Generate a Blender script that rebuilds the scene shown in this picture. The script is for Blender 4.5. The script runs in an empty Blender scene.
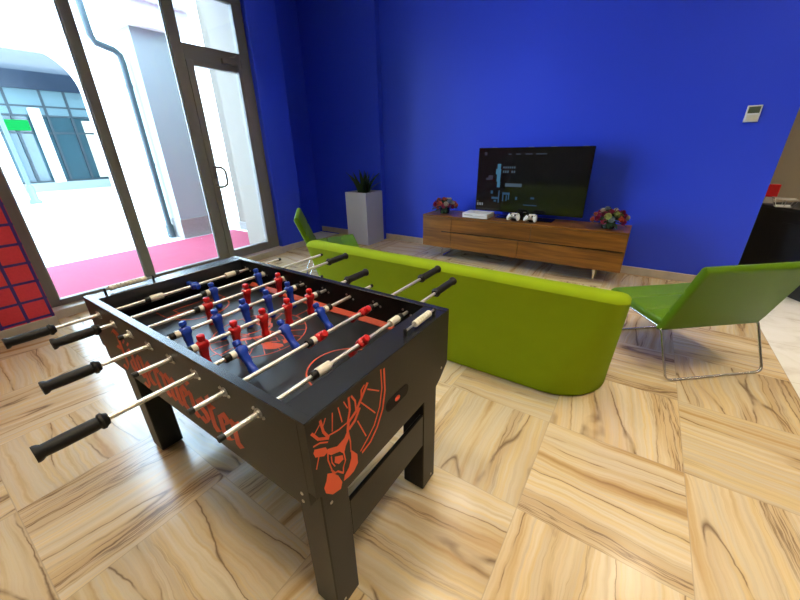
import bpy, bmesh, math, random
from mathutils import Vector, Matrix
PI = math.pi
C = bpy.context.scene.collection
random.seed(7)

# ------------------------------------------------------------------ helpers
class MB:
    """collects shapes into one mesh"""
    def __init__(s): s.bm = bmesh.new()
    def _new(s, fn):
        old = set(s.bm.verts); fn(); return [v for v in s.bm.verts if v not in old]
    def box(s, x0, y0, z0, x1, y1, z1, bev=0, seg=2, M=None):
        r = bmesh.ops.create_cube(s.bm, size=1)
        vs = r['verts']
        for v in vs:
            v.co = Vector(((x0+x1)/2+v.co.x*(x1-x0), (y0+y1)/2+v.co.y*(y1-y0), (z0+z1)/2+v.co.z*(z1-z0)))
        if bev:
            es = list({e for v in vs for e in v.link_edges})
            r = bmesh.ops.bevel(s.bm, geom=es, offset=bev, segments=seg, affect='EDGES', profile=.5)
            vs = list({v for f in r['faces'] for v in f.verts} | {v for v in vs if v.is_valid})
        if M is not None:
            for v in vs: v.co = M @ v.co
        return s
    def ring_mesh(s, rings, closed_u=True, cap0=True, cap1=True):
        R = [[s.bm.verts.new(p) for p in ring] for ring in rings]
        n = len(R[0])
        for a, b in zip(R, R[1:]):
            for i in range(n if closed_u else n-1):
                j = (i+1) % n
                s.bm.faces.new((a[i], a[j], b[j], b[i]))
        if cap0: s.bm.faces.new(list(reversed(R[0])))
        if cap1: s.bm.faces.new(R[-1])
        return s
    def tube(s, path, r, seg=10, closed=False, rad=None):
        P = [Vector(p) for p in path]; n = len(P); rings = []
        up = None
        for i in range(n):
            if closed: t = (P[(i+1) % n]-P[i-1]).normalized()
            else: t = (P[min(i+1, n-1)]-P[max(i-1, 0)]).normalized()
            if up is None:
                up = Vector((0, 0, 1)) if abs(t.z) < .9 else Vector((1, 0, 0))
            a = (up - t*up.dot(t)).normalized(); b = t.cross(a); up = a
            rr = rad[i] if rad else r
            rings.append([P[i]+(a*math.cos(k*2*PI/seg)+b*math.sin(k*2*PI/seg))*rr for k in range(seg)])
        if closed: rings.append(rings[0][:])
        s.ring_mesh(rings, True, not closed, not closed)
        if closed: bmesh.ops.remove_doubles(s.bm, verts=s.bm.verts[:], dist=1e-6)
        return s
    def lathe(s, prof, seg=24, M=None):
        """prof: (radius, z) list round +Z"""
        rings = []
        for r, z in prof:
            rings.append([Vector((max(r, 1e-5)*math.cos(k*2*PI/seg), max(r, 1e-5)*math.sin(k*2*PI/seg), z)) for k in range(seg)])
        if M is not None: rings = [[M @ p for p in q] for q in rings]
        return s.ring_mesh(rings)
    def prism(s, poly, fn0, fn1):
        a = [s.bm.verts.new(fn0(*p)) for p in poly]; b = [s.bm.verts.new(fn1(*p)) for p in poly]
        n = len(poly)
        s.bm.faces.new(list(reversed(a))); s.bm.faces.new(b)
        for i in range(n):
            j = (i+1) % n; s.bm.faces.new((a[i], a[j], b[j], b[i]))
        return s
    def sphere(s, c, r, sx=1, sy=1, sz=1, u=16, v=10):
        r_ = bmesh.ops.create_uvsphere(s.bm, u_segments=u, v_segments=v, radius=r)
        for w in r_['verts']: w.co = Vector((c[0]+w.co.x*sx, c[1]+w.co.y*sy, c[2]+w.co.z*sz))
        return s
    def build(s, name, mat=None, parent=None, smooth=False, label=None, loc=None, rotz=0):
        bmesh.ops.recalc_face_normals(s.bm, faces=s.bm.faces[:])
        me = bpy.data.meshes.new(name); s.bm.to_mesh(me); s.bm.free()
        if smooth:
            for p in me.polygons: p.use_smooth = True
            try: me.set_sharp_from_angle(angle=math.radians(38))
            except Exception: pass
        if mat: me.materials.append(mat)
        o = bpy.data.objects.new(name, me); C.objects.link(o)
        if parent: o.parent = parent
        if loc: o.location = loc
        o.rotation_euler.z = rotz
        if label: o['label'] = label
        return o

def thing(name, label, cat, loc=(0, 0, 0), rotz=0, group=None):
    o = bpy.data.objects.new(name, None); C.objects.link(o)
    o.empty_display_size = .1
    o.location = loc; o.rotation_euler.z = rotz
    o['label'] = label; o['category'] = cat
    if group: o['group'] = group
    return o
def tag(o, label, cat, group=None):
    o['label'] = label; o['category'] = cat
    if group: o['group'] = group
    return o
def struct(o, label=None):
    o['kind'] = 'structure'
    if label: o['label'] = label
    return o
def dup(root, loc, rotz, label, group):
    r = root.copy(); C.objects.link(r); r.location = loc; r.rotation_euler.z = rotz
    r['label'] = label
    if group: r['group'] = group
    for ch in list(root.children):
        c = ch.copy(); C.objects.link(c); c.parent = r
        for g in list(ch.children):
            d = g.copy(); C.objects.link(d); d.parent = c
    return r
def lines_poly(w, pts):
    """flat ribbon quads along a polyline (mitred)"""
    P = [Vector(p) for p in pts]; L = []; R = []
    for i in range(len(P)):
        t = (P[min(i+1, len(P)-1)]-P[max(i-1, 0)]).normalized(); n = Vector((-t.y, t.x))*w/2
        L.append(P[i]+n); R.append(P[i]-n)
    return [(p.x, p.y) for p in L]+[(p.x, p.y) for p in reversed(R)]

# ------------------------------------------------------------------ materials
def nt(m):
    m.use_nodes = True; t = m.node_tree; t.nodes.clear()
    o = t.nodes.new('ShaderNodeOutputMaterial'); return t, o
def mat(name, col, rough=.5, metal=0, spec=.5, bump=0, bscale=200, var=0, vscale=20, coat=0, sheen=0):
    m = bpy.data.materials.new(name); t, o = nt(m)
    b = t.nodes.new('ShaderNodeBsdfPrincipled'); t.links.new(b.outputs[0], o.inputs[0])
    b.inputs['Base Color'].default_value = (*col, 1); b.inputs['Roughness'].default_value = rough
    b.inputs['Metallic'].default_value = metal; b.inputs['Specular IOR Level'].default_value = spec
    b.inputs['Coat Weight'].default_value = coat
    if sheen: b.inputs['Sheen Weight'].default_value = sheen
    tc = t.nodes.new('ShaderNodeTexCoord')
    if var:
        n = t.nodes.new('ShaderNodeTexNoise'); n.inputs['Scale'].default_value = vscale; n.inputs['Detail'].default_value = 4
        t.links.new(tc.outputs['Object'], n.inputs['Vector'])
        mx = t.nodes.new('ShaderNodeMix'); mx.data_type = 'RGBA'
        mx.inputs[6].default_value = (*[c*(1-var) for c in col], 1); mx.inputs[7].default_value = (*[min(1, c*(1+var)) for c in col], 1)
        t.links.new(n.outputs['Fac'], mx.inputs[0]); t.links.new(mx.outputs[2], b.inputs['Base Color'])
    if bump:
        n = t.nodes.new('ShaderNodeTexNoise'); n.inputs['Scale'].default_value = bscale; n.inputs['Detail'].default_value = 3
        t.links.new(tc.outputs['Object'], n.inputs['Vector'])
        bp = t.nodes.new('ShaderNodeBump'); bp.inputs['Strength'].default_value = bump; bp.inputs['Distance'].default_value = .002
        t.links.new(n.outputs['Fac'], bp.inputs['Height']); t.links.new(bp.outputs[0], b.inputs['Normal'])
    return m
def emit(name, col, s):
    m = bpy.data.materials.new(name); t, o = nt(m)
    e = t.nodes.new('ShaderNodeEmission'); e.inputs[0].default_value = (*col, 1); e.inputs[1].default_value = s
    t.links.new(e.outputs[0], o.inputs[0]); return m
def glass(name, tint=(1, 1, 1)):
    m = bpy.data.materials.new(name); t, o = nt(m)
    a = t.nodes.new('ShaderNodeBsdfTransparent'); a.inputs[0].default_value = (*tint, 1)
    g = t.nodes.new('ShaderNodeBsdfGlossy'); g.inputs['Roughness'].default_value = .02
    f = t.nodes.new('ShaderNodeFresnel'); f.inputs[0].default_value = 1.25
    x = t.nodes.new('ShaderNodeMixShader')
    t.links.new(f.outputs[0], x.inputs[0]); t.links.new(a.outputs[0], x.inputs[1]); t.links.new(g.outputs[0], x.inputs[2])
    t.links.new(x.outputs[0], o.inputs[0]); return m

class N:
    """tiny node-maths helper"""
    def __init__(s, t): s.t = t
    def m(s, op, a, b=None, c=None):
        n = s.t.nodes.new('ShaderNodeMath'); n.operation = op
        for i, v in enumerate((a, b, c)):
            if v is None: continue
            if isinstance(v, (int, float)): n.inputs[i].default_value = v
            else: s.t.links.new(v, n.inputs[i])
        return n.outputs[0]
    def xyz(s, a, b, c):
        n = s.t.nodes.new('ShaderNodeCombineXYZ')
        for i, v in enumerate((a, b, c)):
            if isinstance(v, (int, float)): n.inputs[i].default_value = v
            else: s.t.links.new(v, n.inputs[i])
        return n.outputs[0]
    def noise(s, v, scale=1, detail=3, rough=.5, dist=0):
        n = s.t.nodes.new('ShaderNodeTexNoise'); n.inputs['Scale'].default_value = scale; n.inputs['Detail'].default_value = detail
        n.inputs['Roughness'].default_value = rough; n.inputs['Distortion'].default_value = dist
        s.t.links.new(v, n.inputs['Vector']); return n.outputs['Fac']
    def ramp(s, f, stops, interp='LINEAR'):
        n = s.t.nodes.new('ShaderNodeValToRGB'); n.color_ramp.interpolation = interp
        e = n.color_ramp.elements
        while len(e) < len(stops): e.new(.5)
        for k, (p, c) in zip(e, stops): k.position = p; k.color = (*c, 1)
        s.t.links.new(f, n.inputs[0]); return n.outputs[0]
    def mix(s, f, a, b, mode='MIX'):
        n = s.t.nodes.new('ShaderNodeMix'); n.data_type = 'RGBA'; n.blend_type = mode
        for i, v in ((0, f), (6, a), (7, b)):
            if isinstance(v, (int, float)): n.inputs[i].default_value = v
            elif isinstance(v, tuple): n.inputs[i].default_value = (*v, 1)
            else: s.t.links.new(v, n.inputs[i])
        return n.outputs[2]

T0X, T0Y, TS = .455, 1.145, .63
def floor_material():
    m = bpy.data.materials.new('veined_stone_tiles'); t, o = nt(m); k = N(t)
    b = t.nodes.new('ShaderNodeBsdfPrincipled'); t.links.new(b.outputs[0], o.inputs[0])
    tc = t.nodes.new('ShaderNodeTexCoord'); sp = t.nodes.new('ShaderNodeSeparateXYZ'); t.links.new(tc.outputs['Object'], sp.inputs[0])
    x, y = sp.outputs[0], sp.outputs[1]
    u = k.m('DIVIDE', k.m('SUBTRACT', x, T0X), TS); v = k.m('DIVIDE', k.m('SUBTRACT', y, T0Y), TS)
    iu, iv = k.m('FLOOR', u), k.m('FLOOR', v); fu, fv = k.m('FRACT', u), k.m('FRACT', v)
    par = k.m('FLOORED_MODULO', k.m('ADD', iu, iv), 2)          # 1: veins along X, 0: along Y
    wn = t.nodes.new('ShaderNodeTexWhiteNoise'); wn.noise_dimensions = '2D'
    t.links.new(k.xyz(iu, iv, 0), wn.inputs['Vector'])
    sc = t.nodes.new('ShaderNodeSeparateColor'); t.links.new(wn.outputs['Color'], sc.inputs[0])
    rnd, rnd2, rnd3 = sc.outputs[0], sc.outputs[1], sc.outputs[2]
    mixf = lambda f, a, b_: k.m('ADD', k.m('MULTIPLY', a, k.m('SUBTRACT', 1, f)), k.m('MULTIPLY', b_, f))
    al = mixf(par, fv, fu); ac = mixf(par, fu, fv)               # along / across the veins
    seed = k.m('MULTIPLY', rnd, 37)
    w1 = k.m('MULTIPLY', k.m('SUBTRACT', k.noise(k.xyz(k.m('MULTIPLY', al, 1.0), k.m('MULTIPLY', ac, 1.6), seed), 1, 2), .5), .16)
    w2 = k.m('MULTIPLY', k.m('SUBTRACT', k.noise(k.xyz(k.m('MULTIPLY', al, 9), k.m('MULTIPLY', ac, 9), seed), 1, 4), .5), .030)
    sl = k.m('MULTIPLY', k.m('MULTIPLY', al, k.m('SUBTRACT', rnd3, .5)), .22)
    ac2 = k.m('ADD', k.m('ADD', ac, sl), k.m('ADD', w1, w2))
    base = k.noise(k.xyz(k.m('MULTIPLY', al, .22), k.m('MULTIPLY', ac2, 6.0), seed), 1, 4, .55)
    col = k.ramp(base, [(.24, (.40, .26, .13)), (.34, (.60, .43, .23)), (.42, (.74, .63, .44)), (.50, (.70, .63, .50)), (.56, (.76, .62, .38)), (.63, (.78, .71, .57)), (.72, (.62, .50, .32)), (.84, (.76, .68, .54))])
    fine = k.noise(k.xyz(k.m('MULTIPLY', al, .7), k.m('MULTIPLY', ac2, 38), seed), 1, 4, .6)
    col = k.mix(.42, col, k.ramp(fine, [(.3, (.58, .45, .30)), (.5, (.82, .73, .58)), (.7, (.94, .90, .80))]), 'MULTIPLY')
    col = k.mix(1, col, (.96, .925, .88), 'MULTIPLY')
    cl = k.noise(k.xyz(k.m('MULTIPLY', al, .30), k.m('MULTIPLY', ac2, 3.4), k.m('ADD', seed, 21)), 1, 1)
    msk = k.m('MINIMUM', 1, k.m('MAXIMUM', 0, k.m('MULTIPLY', k.m('SUBTRACT', cl, .55), 12)))
    col = k.mix(k.m('MULTIPLY', msk, .6), col, (.50, .34, .18))
    n2 = k.noise(k.xyz(k.m('MULTIPLY', al, .9), k.m('MULTIPLY', ac2, 24), k.m('ADD', seed, 4)), 1, 3, .6)
    v2 = k.m('MULTIPLY', k.m('SUBTRACT', 1, k.m('MINIMUM', 1, k.m('DIVIDE', k.m('ABSOLUTE', k.m('SUBTRACT', n2, .5)), .045))), msk)
    n1 = k.noise(k.xyz(k.m('MULTIPLY', al, .40), k.m('MULTIPLY', ac2, 2.7), k.m('ADD', seed, 9)), 1, 1, .5)
    wid = k.m('ADD', .003, k.m('MULTIPLY', k.noise(k.xyz(k.m('MULTIPLY', al, 5), ac, seed), 1, 2), .016))
    v1 = k.m('SUBTRACT', 1, k.m('MINIMUM', 1, k.m('DIVIDE', k.m('ABSOLUTE', k.m('SUBTRACT', n1, .5)), wid)))
    brk = k.m('MINIMUM', 1, k.m('MAXIMUM', .1, k.m('MULTIPLY', k.m('SUBTRACT', k.noise(k.xyz(k.m('MULTIPLY', al, 3), k.m('MULTIPLY', ac2, 5), seed), 1, 2), .36), 6)))
    halo = k.m('MULTIPLY', k.m('SUBTRACT', 1, k.m('MINIMUM', 1, k.m('DIVIDE', k.m('ABSOLUTE', k.m('SUBTRACT', n1, .512)), .05))), .45)
    col = k.mix(halo, col, (.52, .34, .16))
    col = k.mix(k.m('MULTIPLY', k.m('MULTIPLY', v1, brk), .85), col, (.15, .085, .045))
    col = k.mix(k.m('MULTIPLY', v2, .85), col, (.20, .125, .07))
    tone = k.m('ADD', .88, k.m('MULTIPLY', rnd2, .2))
    col = k.mix(1, col, k.xyz(tone, tone, tone), 'MULTIPLY')
    # white marble zone towards the corridor
    wv = k.noise(k.xyz(x, y, 0), 3.2, 6, .6, 1.2)
    wcol = k.ramp(wv, [(.3, (.74, .71, .66)), (.5, (.88, .87, .83)), (.7, (.93, .92, .90))])
    right = k.m('GREATER_THAN', x, 1.085)
    col = k.mix(right, col, wcol)
    # joints
    e = k.m('MINIMUM', k.m('MINIMUM', fu, k.m('SUBTRACT', 1, fu)), k.m('MINIMUM', fv, k.m('SUBTRACT', 1, fv)))
    j = k.m('LESS_THAN', e, .0032)
    col = k.mix(k.m('MULTIPLY', j, .6), col, (.42, .33, .22))
    t.links.new(col, b.inputs['Base Color'])
    b.inputs['Roughness'].default_value = .2; b.inputs['Specular IOR Level'].default_value = .6
    return m
def wood_material(name, dark, mid, light, sx=1.2, sy=18):
    m = bpy.data.materials.new(name); t, o = nt(m); k = N(t)
    b = t.nodes.new('ShaderNodeBsdfPrincipled'); t.links.new(b.outputs[0], o.inputs[0])
    tc = t.nodes.new('ShaderNodeTexCoord'); mp = t.nodes.new('ShaderNodeMapping'); mp.inputs['Scale'].default_value = (sx, sy, sy)
    t.links.new(tc.outputs['Object'], mp.inputs[0])
    a = k.noise(mp.outputs[0], 1, 5, .6, .6)
    col = k.ramp(a, [(.3, dark), (.5, mid), (.68, light)])
    t.links.new(col, b.inputs['Base Color']); b.inputs['Roughness'].default_value = .38
    return m
def grid_material():
    """red squares with violet joints, laid on the y/z plane"""
    m = bpy.data.materials.new('red_square_panel'); t, o = nt(m); k = N(t)
    b = t.nodes.new('ShaderNodeBsdfPrincipled'); t.links.new(b.outputs[0], o.inputs[0])
    tc = t.nodes.new('ShaderNodeTexCoord'); sp = t.nodes.new('ShaderNodeSeparateXYZ'); t.links.new(tc.outputs['Object'], sp.inputs[0])
    fu = k.m('FRACT', k.m('DIVIDE', k.m('SUBTRACT', sp.outputs[1], .592), .17)); fv = k.m('FRACT', k.m('DIVIDE', k.m('SUBTRACT', sp.outputs[2], .106), .17))
    e = k.m('MINIMUM', k.m('MINIMUM', fu, k.m('SUBTRACT', 1, fu)), k.m('MINIMUM', fv, k.m('SUBTRACT', 1, fv)))
    j = k.m('LESS_THAN', e, .065)
    n = k.noise(tc.outputs['Object'], 60, 2)
    red = k.mix(n, (.72, .035, .06), (.86, .055, .085))
    t.links.new(k.mix(j, red, (.055, .02, .22)), b.inputs['Base Color']); b.inputs['Roughness'].default_value = .5
    return m
def brick_material(name, c1, c2, mortar, bw, bh, rot=(0, 0, 0), sq=False):
    m = bpy.data.materials.new(name); t, o = nt(m); k = N(t)
    b = t.nodes.new('ShaderNodeBsdfPrincipled'); t.links.new(b.outputs[0], o.inputs[0])
    tc = t.nodes.new('ShaderNodeTexCoord'); mp = t.nodes.new('ShaderNodeMapping'); mp.inputs['Rotation'].default_value = rot
    t.links.new(tc.outputs['Object'], mp.inputs[0])
    br = t.nodes.new('ShaderNodeTexBrick'); br.inputs['Color1'].default_value = (*c1, 1); br.inputs['Color2'].default_value = (*c2, 1); br.inputs['Mortar'].default_value = (*mortar, 1)
    br.inputs['Scale'].default_value = 1; br.inputs['Brick Width'].default_value = bw; br.inputs['Row Height'].default_value = bh; br.inputs['Mortar Size'].default_value = .008
    t.links.new(mp.outputs[0], br.inputs[0]); t.links.new(br.outputs[0], b.inputs['Base Color']); b.inputs['Roughness'].default_value = .8
    return m

BLUE = mat('blue_wall_paint', (.032, .078, .88), .42, spec=.35, bump=.12, bscale=160)
BEIGEW = mat('beige_wall_paint', (.52, .45, .35), .8)
CEIL = mat('white_ceiling_paint', (.8, .79, .76), .9)
SKIRT = mat('stone_skirting', (.54, .48, .41), .4, var=.25, vscale=9)
FLOOR = floor_material()
FRAME = mat('dark_aluminium_frame', (.19, .18, .165), .42, spec=.5)
GLASS = glass('window_glass', (.97, .99, 1.0))
BLACK = mat('black_table_laminate', (.0055, .005, .0048), .38, spec=.27, bump=.08, bscale=90)
FIELD = mat('dark_playfield', (.022, .025, .03), .28, spec=.5)
ORANGE = mat('orange_print', (.78, .095, .030), .5)
ORANGE2 = mat('orange_field_print', (.62, .095, .045), .4)
CHROME = mat('polished_steel', (.78, .76, .72), .22, metal=1)
ROD = mat('brushed_rod_steel', (.80, .77, .72), .38, metal=.75)
STEEL = mat('worn_steel', (.55, .53, .50), .35, metal=1)
RUBBER = mat('black_rubber', (.006, .006, .006), .55, spec=.35, bump=.2, bscale=300)
WHITEP = mat('cream_plastic', (.74, .70, .60), .4)
RED = mat('red_plastic', (.62, .014, .016), .3)
BLUEP = mat('blue_plastic', (.012, .05, .42), .3)
LIME = mat('lime_felt', (.25, .36, .006), .9, spec=.15, bump=.25, bscale=500, var=.06, vscale=8)
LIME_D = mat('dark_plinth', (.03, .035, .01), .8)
GREEN = mat('green_leather', (.090, .19, .003), .45, spec=.25, bump=.1, bscale=120)
WALNUT = wood_material('walnut_veneer', (.10, .034, .004), (.21, .076, .009), (.31, .125, .016))
WALD = mat('dark_recess', (.02, .010, .005), .7)
PLANTER = mat('grey_planter_lacquer', (.56, .60, .70), .4)
SOIL = mat('potting_soil', (.03, .02, .012), .95, bump=.6, bscale=60)
LEAF = mat('dark_green_leaf', (.022, .060, .016), .35, var=.4, vscale=12)
LEAF2 = mat('bouquet_leaf', (.02, .06, .022), .5, var=.4, vscale=30)
WHITE = mat('white_plastic', (.80, .80, .80), .35)
GREYP = mat('grey_plastic', (.30, .30, .31), .4)
TVB = mat('tv_gloss_black', (.006, .006, .008), .12)
SCREEN = mat('tv_screen_panel', (.010, .010, .012), .10)
LCD = mat('thermostat_lcd', (.10, .13, .09), .3)
RENDER_B = mat('cream_render', (.20, .175, .135), .85, bump=.1, bscale=60)
BLKCAB = mat('black_counter_lacquer', (.008, .008, .009), .5)

# ------------------------------------------------------------------ camera
def make_camera():
    f, th, yaw, roll, H = 345.88, .4128, .6014, -.0205, 1.4856
    fw = Vector((-math.sin(yaw)*math.cos(th), math.cos(yaw)*math.cos(th), -math.sin(th)))
    r = Vector((math.cos(yaw), math.sin(yaw), 0)); u = r.cross(fw)
    r2 = r*math.cos(roll)+u*math.sin(roll); u2 = -r*math.sin(roll)+u*math.cos(roll)
    M = Matrix((r2, u2, -fw)).transposed().to_4x4(); M.translation = (0, 0, H)
    cd = bpy.data.cameras.new('camera'); cd.sensor_width = 36; cd.lens = 36*f/800; cd.clip_start = .02; cd.clip_end = 300
    co = bpy.data.objects.new('camera', cd); co.matrix_world = M; C.objects.link(co)
    bpy.context.scene.camera = co
make_camera()

# ------------------------------------------------------------------ room shell
ZC = 3.75
struct(MB().box(-4.72, -4.5, -.12, 6, 8.1, 0).build('floor', FLOOR))
struct(MB().box(-5.45, -4.5, ZC, 6.2, 8.3, ZC+.4).build('ceiling', CEIL))
struct(MB().box(-5.45, 4.98, -.12, 1.01, 5.2, ZC).build('wall_back', BLUE))
struct(MB().box(-5.45, 4.88, -.12, -3.68, 4.98, ZC, .004, 1).build('corner_pillar', BLUE))
b = MB().box(-4.755, 3.425, -.12, -4.60, 3.90, ZC, .012, 3).box(-5.40, 3.44, -.12, -4.70, 3.90, ZC).box(-5.40, 3.90, -.12, -5.25, 4.98, ZC)
struct(b.build('wall_left', BLUE, smooth=True))
struct(MB().box(-4.9, .62, 3.22, -4.60, 3.425, ZC).build('window_lintel', BLUE))
struct(MB().box(-4.72, -4.5, -.12, -4.42, .606, ZC).build('wall_front', grid_material()))
struct(MB().box(-4.72, -4.7, -.12, 6.2, -4.5, ZC).build('wall_rear', BEIGEW))
struct(MB().box(6, -4.5, -.12, 6.2, 8.3, ZC).build('wall_right', BEIGEW))
struct(MB().box(.79, 8.1, -.12, 6, 8.3, ZC).build('corridor_wall', BEIGEW))
struct(MB().box(.79, 5.2, -.12, 1.01, 8.1, ZC).build('passage_wall', BEIGEW))
struct(MB().box(-3.68, 4.962, 0, 1.01, 4.98, .095, .004, 1).build('baseboard_back', SKIRT))
struct(MB().box(-5.2, 4.864, 0, -3.68, 4.88, .095, .004, 1).build('pillar_baseboard', SKIRT))
struct(MB().box(-4.60, 3.43, 0, -4.575, 3.90, .09, .004, 1).build('baseboard_left', SKIRT))
struct(MB().box(-4.42, -4.5, 0, -4.403, .606, .085, .004, 1).build('baseboard_front', SKIRT))
struct(MB().box(-4.9, .606, -.1, -4.54, 3.43, .085, .004, 1).build('trim_1', SKIRT), 'stone curb under the window')

struct(MB().box(-5.50, 3.425, -.12, -4.757, 3.438, 6).box(-5.50, 3.438, -.12, -5.41, 5.0, 6).build('outer_wall', RENDER_B))
# window: frame line at x = -4.68 (inner face), 60 mm deep
XI, XO = -4.68, -4.75
w = bpy.data.objects.new('window_1', None); C.objects.link(w); struct(w, 'tall shopfront window of fixed panes in dark frames'); w.location = (-4.715, 1.6, .085)
def wpart(mb, name, m, parent, **k):
    o = mb.build(name, m, parent, **k); o.matrix_parent_inverse = Matrix.Translation(-parent.location); return o
Z0, Z1 = .085, 3.22
f = MB()
f.box(XO, .61, Z0, XI, .72, Z1, .004, 1)
f.box(XO, 2.44, Z0, XI, 2.565, Z1, .004, 1)
f.box(XO, .72, Z0, XI, 2.44, Z0+.06, .004, 1); f.box(XO, .72, Z1-.07, XI, 3.425, Z1, .004, 1)
f.box(XO, 3.285, 2.47, XI, 3.425, Z1-.07, .004, 1)
f.box(XO, 2.565, 2.475, XI, 3.285, 2.635, .004, 1)
wpart(f, 'frame', FRAME, w)
wpart(MB().box(XO, 1.52, Z0+.06, XI+.004, 1.612, Z1-.07, .004, 1), 'mullion', FRAME, w)
for y0, y1, z0, z1 in ((.72, 1.52, Z0+.06, Z1-.07), (1.612, 2.44, Z0+.06, Z1-.07), (2.565, 3.285, 2.635, Z1-.07)):
    wpart(MB().box(-4.722, y0-.01, z0-.01, -4.71, y1+.01, z1+.01), 'pane', GLASS, w)
g = MB()
for y0, y1, z0, z1 in ((.72, 1.52, Z0+.06, Z1-.07), (1.612, 2.44, Z0+.06, Z1-.07)):
    for yy in (y0, y1-.012): g.box(-4.708, yy, z0, -4.70, yy+.012, z1)
wpart(g, 'glazing_bead', mat('grey_gasket', (.35, .38, .40), .5), w)
d = bpy.data.objects.new('door_1', None); C.objects.link(d); struct(d, 'glazed dark framed door with a curved pull handle'); d.location = (-4.715, 2.93, .085)
f = MB()
f.box(XO, 2.565, Z0, XI+.01, 2.65, 2.475, .004, 1); f.box(XO, 3.285, Z0, XI, 3.425, 2.475, .004, 1)
f.box(XO, 3.225, Z0, XI+.01, 3.285, 2.475, .004, 1)
f.box(XO, 2.65, Z0, XI+.01, 3.225, Z0+.115, .004, 1); f.box(XO, 2.65, 2.42, XI+.01, 3.225, 2.475, .004, 1)
wpart(f, 'door_frame', FRAME, d)
wpart(MB().box(-4.722, 2.64, Z0+.1, -4.71, 3.235, 2.43), 'pane', GLASS, d)
hp = [(-4.67, 2.615, 1.31), (-4.60, 2.615, 1.31), (-4.585, 2.66, 1.305), (-4.585, 2.70, 1.28), (-4.585, 2.715, 1.24), (-4.585, 2.715, 1.13), (-4.585, 2.70, 1.09), (-4.585, 2.66, 1.07), (-4.60, 2.615, 1.065), (-4.67, 2.615, 1.065)]
wpart(MB().tube(hp, .016, 10), 'handle', FRAME, d, smooth=True)
wpart(MB().box(-4.67, 2.595, 1.10, -4.655, 2.635, 1.17, .004), 'lock_plate', STEEL, d)
wpart(MB().box(-4.67, 3.0, 2.49, -4.63, 3.21, 2.545, .006).tube([(-4.64, 3.1, 2.55), (-4.60, 3.14, 2.565), (-4.62, 3.2, 2.60)], .008), 'door_closer', FRAME, d)

# ------------------------------------------------------------------ outside
PAVE = brick_material('pale_paving', (.72, .72, .72), (.66, .67, .68), (.55, .56, .58), .6, .3)
struct(MB().box(-60, -30, -.25, -4.72, 40, -.02).build('ground', PAVE), 'pale street paving outside the window')
RENDER_W = mat('white_render', (.80, .80, .80), .85, bump=.1, bscale=60)
RENDER_G = mat('pale_blue_render', (.31, .36, .345), .85)
PLINTH = mat('speckled_stone_plinth', (.26, .25, .23), .8, var=.6, vscale=70)
CARPET = mat('red_carpet', (.27, .028, .062), .95, bump=.4, bscale=400, var=.12, vscale=5)
tag(MB().box(-7.0, -2.5, -.02, -4.92, 4.05, -.008).build('carpet', CARPET), 'long red carpet laid on the paving outside the window', 'carpet')
t = thing('column', 'square white rendered column with stone foot behind the drainpipe', 'column', (-7.4, 3.42, -.02))
MB().box(-.3, -.3, .36, .3, .30, 3.32).build('shaft', RENDER_G, t)
MB().box(-.32, -.32, 0, .32, .32, .36, .01).build('plinth', PLINTH, t, label='speckled grey stone foot')
t = thing('wall_pier', 'cream rendered pier with stone foot seen through the glazed door', 'pier', (-6.1, 4.4, -.02))
MB().box(-.85, -.2, .16, .52, .30, 5.2).build('shaft', RENDER_B, t)
MB().box(-.87, -.22, 0, .54, .30, .16, .01).build('plinth', PLINTH, t, label='speckled grey stone foot')
b = MB(); b.box(-7.85, 2.96, 3.30, -6.95, 4.02, 3.62); b.box(-7.95, 2.88, 3.62, -6.85, 4.10, 3.9)
tag(b.build('cornice_beam', RENDER_W), 'white moulded beam resting on the square column', 'beam')
PIPE = mat('grey_blue_pipe', (.055, .085, .09), .45, metal=.2)
t = thing('drainpipe', 'grey-blue drainpipe with an offset bend running down beside the white column', 'pipe', (-7.4, 2.95, -.02))
MB().tube([(0, -.28, 3.95), (0, -.27, 3.55), (0, -.26, 3.16), (0, -.22, 3.07), (0, .0, 3.01), (0, .06, 2.95), (0, .07, 2.85), (0, .07, .3), (0, .07, .1)], .048, 14).build('pipe', PIPE, t, smooth=True)
for z in (2.5, 1.3): MB().tube([(0, .07, z), (0, .07, z+.05)], .056, 14).build('pipe_clip', PIPE, t)
MB().tube([(0, .07, .02), (0, .07, .25)], .066, 14).build('pipe_foot', PIPE, t, smooth=True)

# building across the street
t = thing('arcade_building', 'white arcaded building with a rounded arch across the street', 'building', (-18.6, 6, -.02))
WALLW = brick_material('white_block_facade', (.80, .79, .77), (.76, .75, .73), (.70, .69, .67), .9, .45, (PI/2, 0, PI/2))
def arch_wall(y0, y1, ztop, archs, x0, x1):
    b = MB()
    def yz(p): return lambda *_: None
    f0 = lambda y, z: Vector((x0, y, z)); f1 = lambda y, z: Vector((x1, y, z))
    cur = y0
    for yc, r, zs in archs:
        b.prism([(cur, 0), (yc-r, 0), (yc-r, ztop), (cur, ztop)], f0, f1)
        n = 20
        for i in range(n):
            a0 = PI-PI*i/n; a1 = PI-PI*(i+1)/n
            p0 = (yc+r*math.cos(a0), zs+r*math.sin(a0)); p1 = (yc+r*math.cos(a1), zs+r*math.sin(a1))
            b.prism([p0, p1, (p1[0], ztop), (p0[0], ztop)], f0, f1)
        cur = yc+r
    b.prism([(cur, 0), (y1, 0), (y1, ztop), (cur, ztop)], f0, f1)
    return b
arch_wall(-14, 14, 9, [(-7.1, 1.36, 3.62), (-3.6, 1.36, 3.62), (-1.5+.0, .01, .5), (-1.5-.0+.0001, .0001, .5)][:1]+[(-1.5, 1.36, 3.62)], 0, .5).build('facade', WALLW, t)
b = arch_wall(-3.15, .15, 5.3, [(-1.5, 1.36, 3.62)], .5, .56); b.build('arch_surround', RENDER_W, t)
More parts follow.
